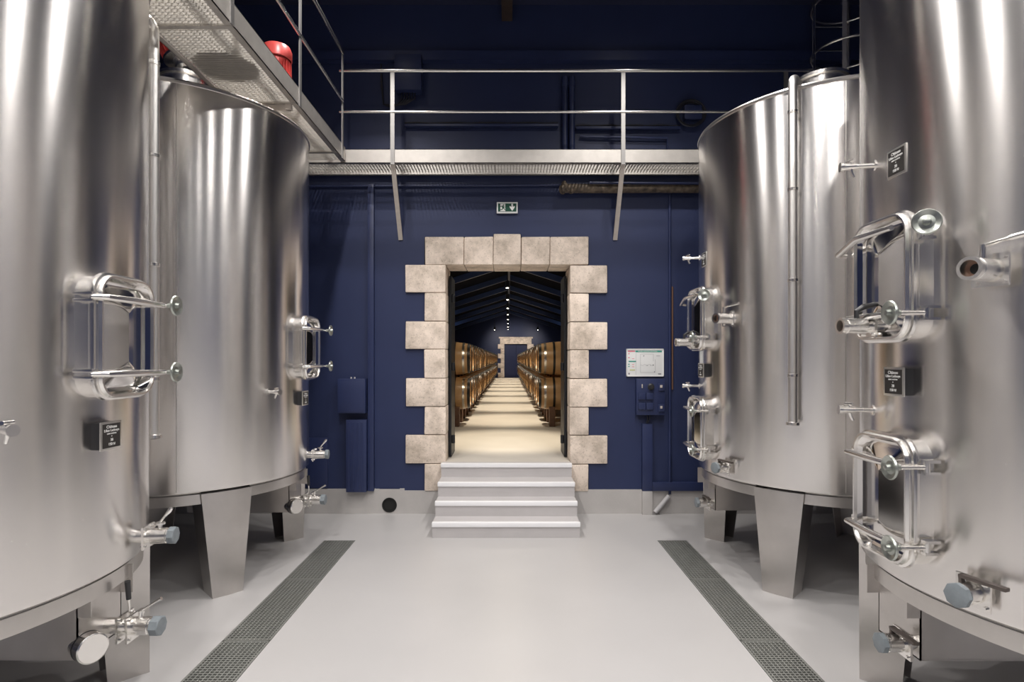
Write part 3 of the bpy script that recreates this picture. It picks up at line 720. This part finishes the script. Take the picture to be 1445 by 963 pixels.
def tray(u0, u1, v, label):
    o = wbox('cable_tray', u0, u1, v-1.5, v+2, .07, label=label, cat='cable tray', bevel=.002)
    wdt = wx(u1)-wx(u0)
    for k in range(2): MB().tube([(-wdt/2+wdt*j/12, -.05+.02*k, .045+.006*math.sin(j*2.1+k*2)) for j in range(13)], .009, 8).build('cable', 'cable', o)
    return o
tray(572, 787, 179.5, 'long navy cable tray left of the riser pipes')
tray(812, 958, 183, 'navy cable tray right of the riser pipes')
wpipe('branch_pipe', [(818, 194), (826, 195), (940, 197), (940.5, 214)], .016, 'navy2', 'thin navy branch pipe below the right cable tray')
jb = wbox('junction_box', 560, 597, 86, 135, .15, label='large navy junction box with cables hanging beneath', cat='junction box', off=.0)
m = MB()
for k in range(6):
    x = -.08+.03*k; m.tube([(x, -.07, .0), (x-.005, -.07, -.07), (x-.05-.012*k, -.06, -.13), (-.2, -.05, -.17+.008*k), (-.3, -.04, -.12), (-.33, -.04, .1+.05*k)], .008, 6)
m.build('cable_bundle', 'cable', jb)
j2 = wbox('outlet_box', 963, 987, 153, 172, .09, label='small navy box with a loop of cable around it', cat='junction box')
for k in range(3):
    MB().tube([((.14+.015*k)*math.cos(a*PI/12)-.02, -.05-.012*k, .07+(.13+.012*k)*math.sin(a*PI/12)) for a in range(24)], .009, 6, closed=True).build('cable_loop', 'cable', j2)

# ------------------------------------------------------------------ barrel cellar beyond the doorway
FZ = .608; YE = 37.0; XH = 4.2; RZ = 4.75; SL = .32
tag(MB().box(-XH, XH, 7.19, YE, FZ-.3, FZ).box(wx(629)+.002, wx(804)-.002, WALL-.037, 7.19, FZ-.006, FZ).build('cellar_floor', 'barrelfloor', smooth=False), kind='structure')
for sx, n in ((-1, 'cellar_wall_left'), (1, 'cellar_wall_right')):
    tag(MB().box(sx*XH, sx*(XH+.2), 7.19, YE, FZ-.3, RZ).build(n, 'navy', smooth=False), kind='structure')
m = MB(); m.box(-XH, XH, 7.17, 7.19, ZC, ZC+.01)
fdx0, fdx1, fdt = -.27, 1.20, FZ+2.16
m = MB(); m.box(-XH, fdx0-.42, YE, YE+.3, FZ-.3, RZ+.2); m.box(fdx1+.42, XH, YE, YE+.3, FZ-.3, RZ+.2); m.box(fdx0-.42, fdx1+.42, YE, YE+.3, fdt+.46, RZ+.2)
m.box(fdx0-.42, fdx1+.42, YE, YE+.3, FZ-.3, FZ)
for sx_, xi in ((-1, fdx0), (1, fdx1)):
    xs_ = lambda a, b: sorted((xi+sx_*a, xi+sx_*b))
    for i in (1, 3, 5): m.box(*xs_(.24, .42), YE, YE+.3, FZ+(fdt-FZ)*i/7, FZ+(fdt-FZ)*(i+1)/7)
    m.box(*xs_(.28, .42), YE, YE+.3, fdt, fdt+.36); m.box(*xs_(.36, .42), YE, YE+.3, fdt+.36, fdt+.46)
tag(m.build('wall_far', 'navy', smooth=False), kind='structure')
tag(MB().box(fdx0, (fdx0+fdx1)/2+.02, YE+.15, YE+.2, FZ, fdt).box((fdx0+fdx1)/2+.03, fdx1, YE+.17, YE+.22, FZ, fdt).build('door_2', 'navy2', smooth=False), kind='structure')
fs = empty('far_stone_surround', (.46, YE, FZ)); tag(fs, 'pale stone surround of the small door at the far end of the barrel cellar', 'door surround')
def fblock(x0, x1, z0, z1): MB().box(x0-.46+.003, x1-.46-.003, -.04, .25, z0-FZ+.003, z1-FZ-.003).build('stone_block', 'stone', fs, bevel=.01)
for i in range(7):
    z0 = FZ+i*fdt/7*.78; z0 = FZ+(fdt-FZ)*i/7; z1 = FZ+(fdt-FZ)*(i+1)/7; e = .42 if i % 2 == 0 else .24
    fblock(fdx0-e, fdx0, z0, z1); fblock(fdx1, fdx1+e, z0, z1)
fblock(fdx0-.28, fdx1+.28, fdt, fdt+.36); fblock(fdx0-.36, fdx1+.36, fdt+.36, fdt+.46)
ce = MB()
for sx in (-1, 1):
    ce.add([(0, 7.19, RZ), (sx*(XH+.2), 7.19, RZ-SL*(XH+.2)), (sx*(XH+.2), YE+.3, RZ-SL*(XH+.2)), (0, YE+.3, RZ), (0, 7.19, RZ+.15), (sx*(XH+.2), 7.19, RZ+.15), (sx*(XH+.2), YE+.3, RZ+.15), (0, YE+.3, RZ+.15)],
           [(0, 1, 2, 3), (4, 7, 6, 5), (0, 4, 5, 1), (2, 6, 7, 3), (1, 5, 6, 2)])
ceo = ce.build('cellar_ceiling', 'cellarceil', smooth=False); tag(ceo, kind='structure')
tm = None
for k in range(10):
    y = 8.4+2.9*k
    if tm is None:
        m = MB()
        for sx in (-1, 1):
            Tm = frame((0, 0, RZ-.02), (sx*1, 0, -SL), (0, 1, 0)); m.box(-.05, .05, *((-.16, .02) if sx > 0 else (-.02, .16)), 0, XH*1.045, Tm)
        tm = o = m.build('rafter', 'rafter', ceo, smooth=False)
    else: o = share(tm, ceo)
    o.location = (0, y, 0)
MB().box(-.05, .05, 7.3, YE-.1, RZ-.22, RZ-.02).build('ridge_beam', 'navy2', ceo, smooth=False)
# lamps along the ridge
lp0 = None; LZ = 3.56
for k in range(10):
    y = 8.45+2.86*k
    if lp0 is None:
        lp0 = o = empty('pendant_lamp', (-.03, y, LZ))
        MB().lathe([(.045, .0), (.06, .02), (.06, .16), (.05, .17)], 18).build('housing', 'lampbody', o)
        MB().lathe([(.030, -.008), (.034, .002)], 18).build('lens', 'lens', o)
        MB().tube([(0, 0, .16), (0, 0, RZ-LZ-.2)], .012, 6).build('stem', 'lampbody', o)
    else:
        o = copy_tree(lp0); o.location = (-.03, y, LZ)
    tag(o, 'small black pendant spotlight over the barrel aisle, %s from the doorway' % nth(k+1), 'lamp', 'pendant spotlights in the barrel cellar')
    spot('cellar_lamp_light', (-.03, y, LZ-.03), 420, 54, .7, (1, .86, .66), .04, (-.03, y, 0))
    spot('cellar_spill_light', (-.03, y, LZ-.03), 60, 150, .6, (1, .86, .66), .04, (-.03, y, 0))
for sx in (-1, 1):  # unseen pair of lamps, added to brighten the far wall and door surround
    o = copy_tree(lp0); o.location = (.46+sx*1.3, 34.6, LZ); tag(o, 'small black pendant spotlight added to brighten the far stone door', 'lamp', 'added spotlights by the far door')
    spot('far_door_fill', (.46+sx*1.3, 34.6, LZ-.03), 130, 110, .8, (1, .93, .85), .04, (.46, YE, 2.0))
for i in range(4):
    for sx in (-1, 1):
        y = 13.5+5.8*i
        o = MB().lathe([(.05, -.06), (.06, -.05), (.06, .03), (.045, .05)], 14, frame((0, 0, 0), (-sx*.5, 0, .86))).build('rafter_spotlight', 'lampbody', loc=(sx*(XH-.12), y, 2.9))
        MB().lathe([(.03, .05), (.034, .056)], 14, frame((0, 0, 0), (-sx*.5, 0, .86))).build('lens', 'lens', o)
        tag(o, 'small spotlight on the cellar side wall lighting the rafters', 'lamp', 'rafter spotlights in the barrel cellar')
        spot('rafter_light', (sx*(XH-.16), y, 3.0), 40, 130, .6, (.72, .84, 1), .03, (0, y, RZ))
# barrels: two tiers either side of the aisle
def prof(n=9, L=.95, rb=.312, rh=.262):
    return [(rh+(rb-rh)*(1-(2*k/(n-1)-1)**2), -L/2+L*k/(n-1)) for k in range(n)]
def rad_at(z, L=.95, rb=.312, rh=.262): return rh+(rb-rh)*(1-(2*z/L)**2)
HOOPS = [(-.455, .05, 0), (-.36, .04, 1), (-.2, .04, 0), (.2, .04, 0), (.36, .04, 1), (.455, .05, 0)]
Tx = Matrix.Rotation(PI/2, 4, 'Y')
def hoop_prof(z, wd): return [(rad_at(z-wd/2)-.002, z-wd/2), (rad_at(z-wd/2)+.005, z-wd/2), (rad_at(z+wd/2)+.005, z+wd/2), (rad_at(z+wd/2)-.002, z+wd/2)]
wb = MB(); wb.lathe(prof(), 28, Tx, caps=False)
for s_ in (-1, 1): wb.lathe([(.262, s_*.475), (.25, s_*.475), (.246, s_*.445), (.0005, s_*.445)], 28, Tx, caps=False)
near = wb.build('barrel_body', 'wood')
hoop_m = {}
for z, wd, dk in HOOPS:
    hoop_m[z] = MB().lathe(hoop_prof(z, wd), 28, Tx, caps=False).build('hoop', 'hoopdark' if dk == 0 else 'hoop')
fb = MB(); fb.lathe(prof(7), 20, Tx, caps=False)
for s_ in (-1, 1): fb.lathe([(.262, s_*.475), (.246, s_*.445), (.0005, s_*.445)], 20, Tx, caps=False)
fb.mi = 1
for z, wd, dk in HOOPS: fb.mi = 1 if dk == 0 else 2; fb.lathe(hoop_prof(z, wd), 20, Tx, caps=False)
far = fb.build('oak_barrel', ['wood', 'hoopdark', 'hoop'])
ck = MB().box(-.05, .05, -.09, .09, 0, .34); ck.v = [(a, b, c) for a, b, c in ck.v]
chock0 = ck.build('wooden_chock', 'chock', bevel=.008)
PIT = .72; NB = 36; YB0 = 10.55
cu = [False, False, False]
for side, xe in ((-1, -.70), (1, .545)):
    cx = xe+side*.475
    for i in range(NB):
        y = YB0+i*PIT
        for tier, zc in ((0, FZ+.245+.32), (1, FZ+.245+.32+.638)):
            yy = y
            if i < 5:
                e = empty('oak_barrel', (cx, yy, zc))
                b = near if not cu[0] else near.copy()
                if cu[0]: COL.objects.link(b)
                cu[0] = True; b.parent = e
                for z in hoop_m:
                    h = hoop_m[z]
                    if cu[1]: h = h.copy(); COL.objects.link(h)
                    h.parent = e
                cu[1] = True
            else:
                e = far if not cu[2] else far.copy()
                if cu[2]: COL.objects.link(e)
                cu[2] = True; e.location = (cx, yy, zc)
            tag(e, 'hooped oak wine barrel on the %s tier, %s from the doorway in its row' % ('upper' if tier else 'lower', nth(i+1)), 'barrel', 'oak barrels, upper tier' if tier else 'oak barrels, lower tier')
ci = 0
for side, xe in ((-1, -.87), (1, .72)):
    for i in range(NB+1):
        for dx in (0, .55):
            if dx and i > 3: continue
            c = chock0 if ci == 0 else chock0.copy()
            if ci: COL.objects.link(c)
            ci += 1
            c.location = (xe+side*(.05+dx), YB0-.36+i*PIT, FZ)
            tag(c, ('brown wooden chock under the lower barrels, set back from the aisle, %s from the doorway' if dx else 'brown wooden chock under the lower barrels, edging the aisle, %s from the doorway') % nth(i+1), 'chock', 'wooden barrel chocks')

# ------------------------------------------------------------------ ceiling lamps of the hall
h0 = None
for (x, y, z) in HALL_LAMPS:
    if h0 is None:
        h0 = o = empty('ceiling_lamp')
        MB().lathe([(.085, .03), (.11, .05), (.11, .19), (.09, .2)], 24).build('housing', 'lampbody', o)
        MB().lathe([(.082, .025), (.084, .034)], 24).build('lens', 'lens', o)
        MB().tube([(0, 0, .19), (0, 0, ZC-5.66)], .02, 8).build('mount', 'lampbody', o)
    else: o = copy_tree(h0)
    o.location = (x, y, z); tag(o, 'black ceiling lamp mounted above the tank hall', 'lamp', 'ceiling lamps of the tank hall')
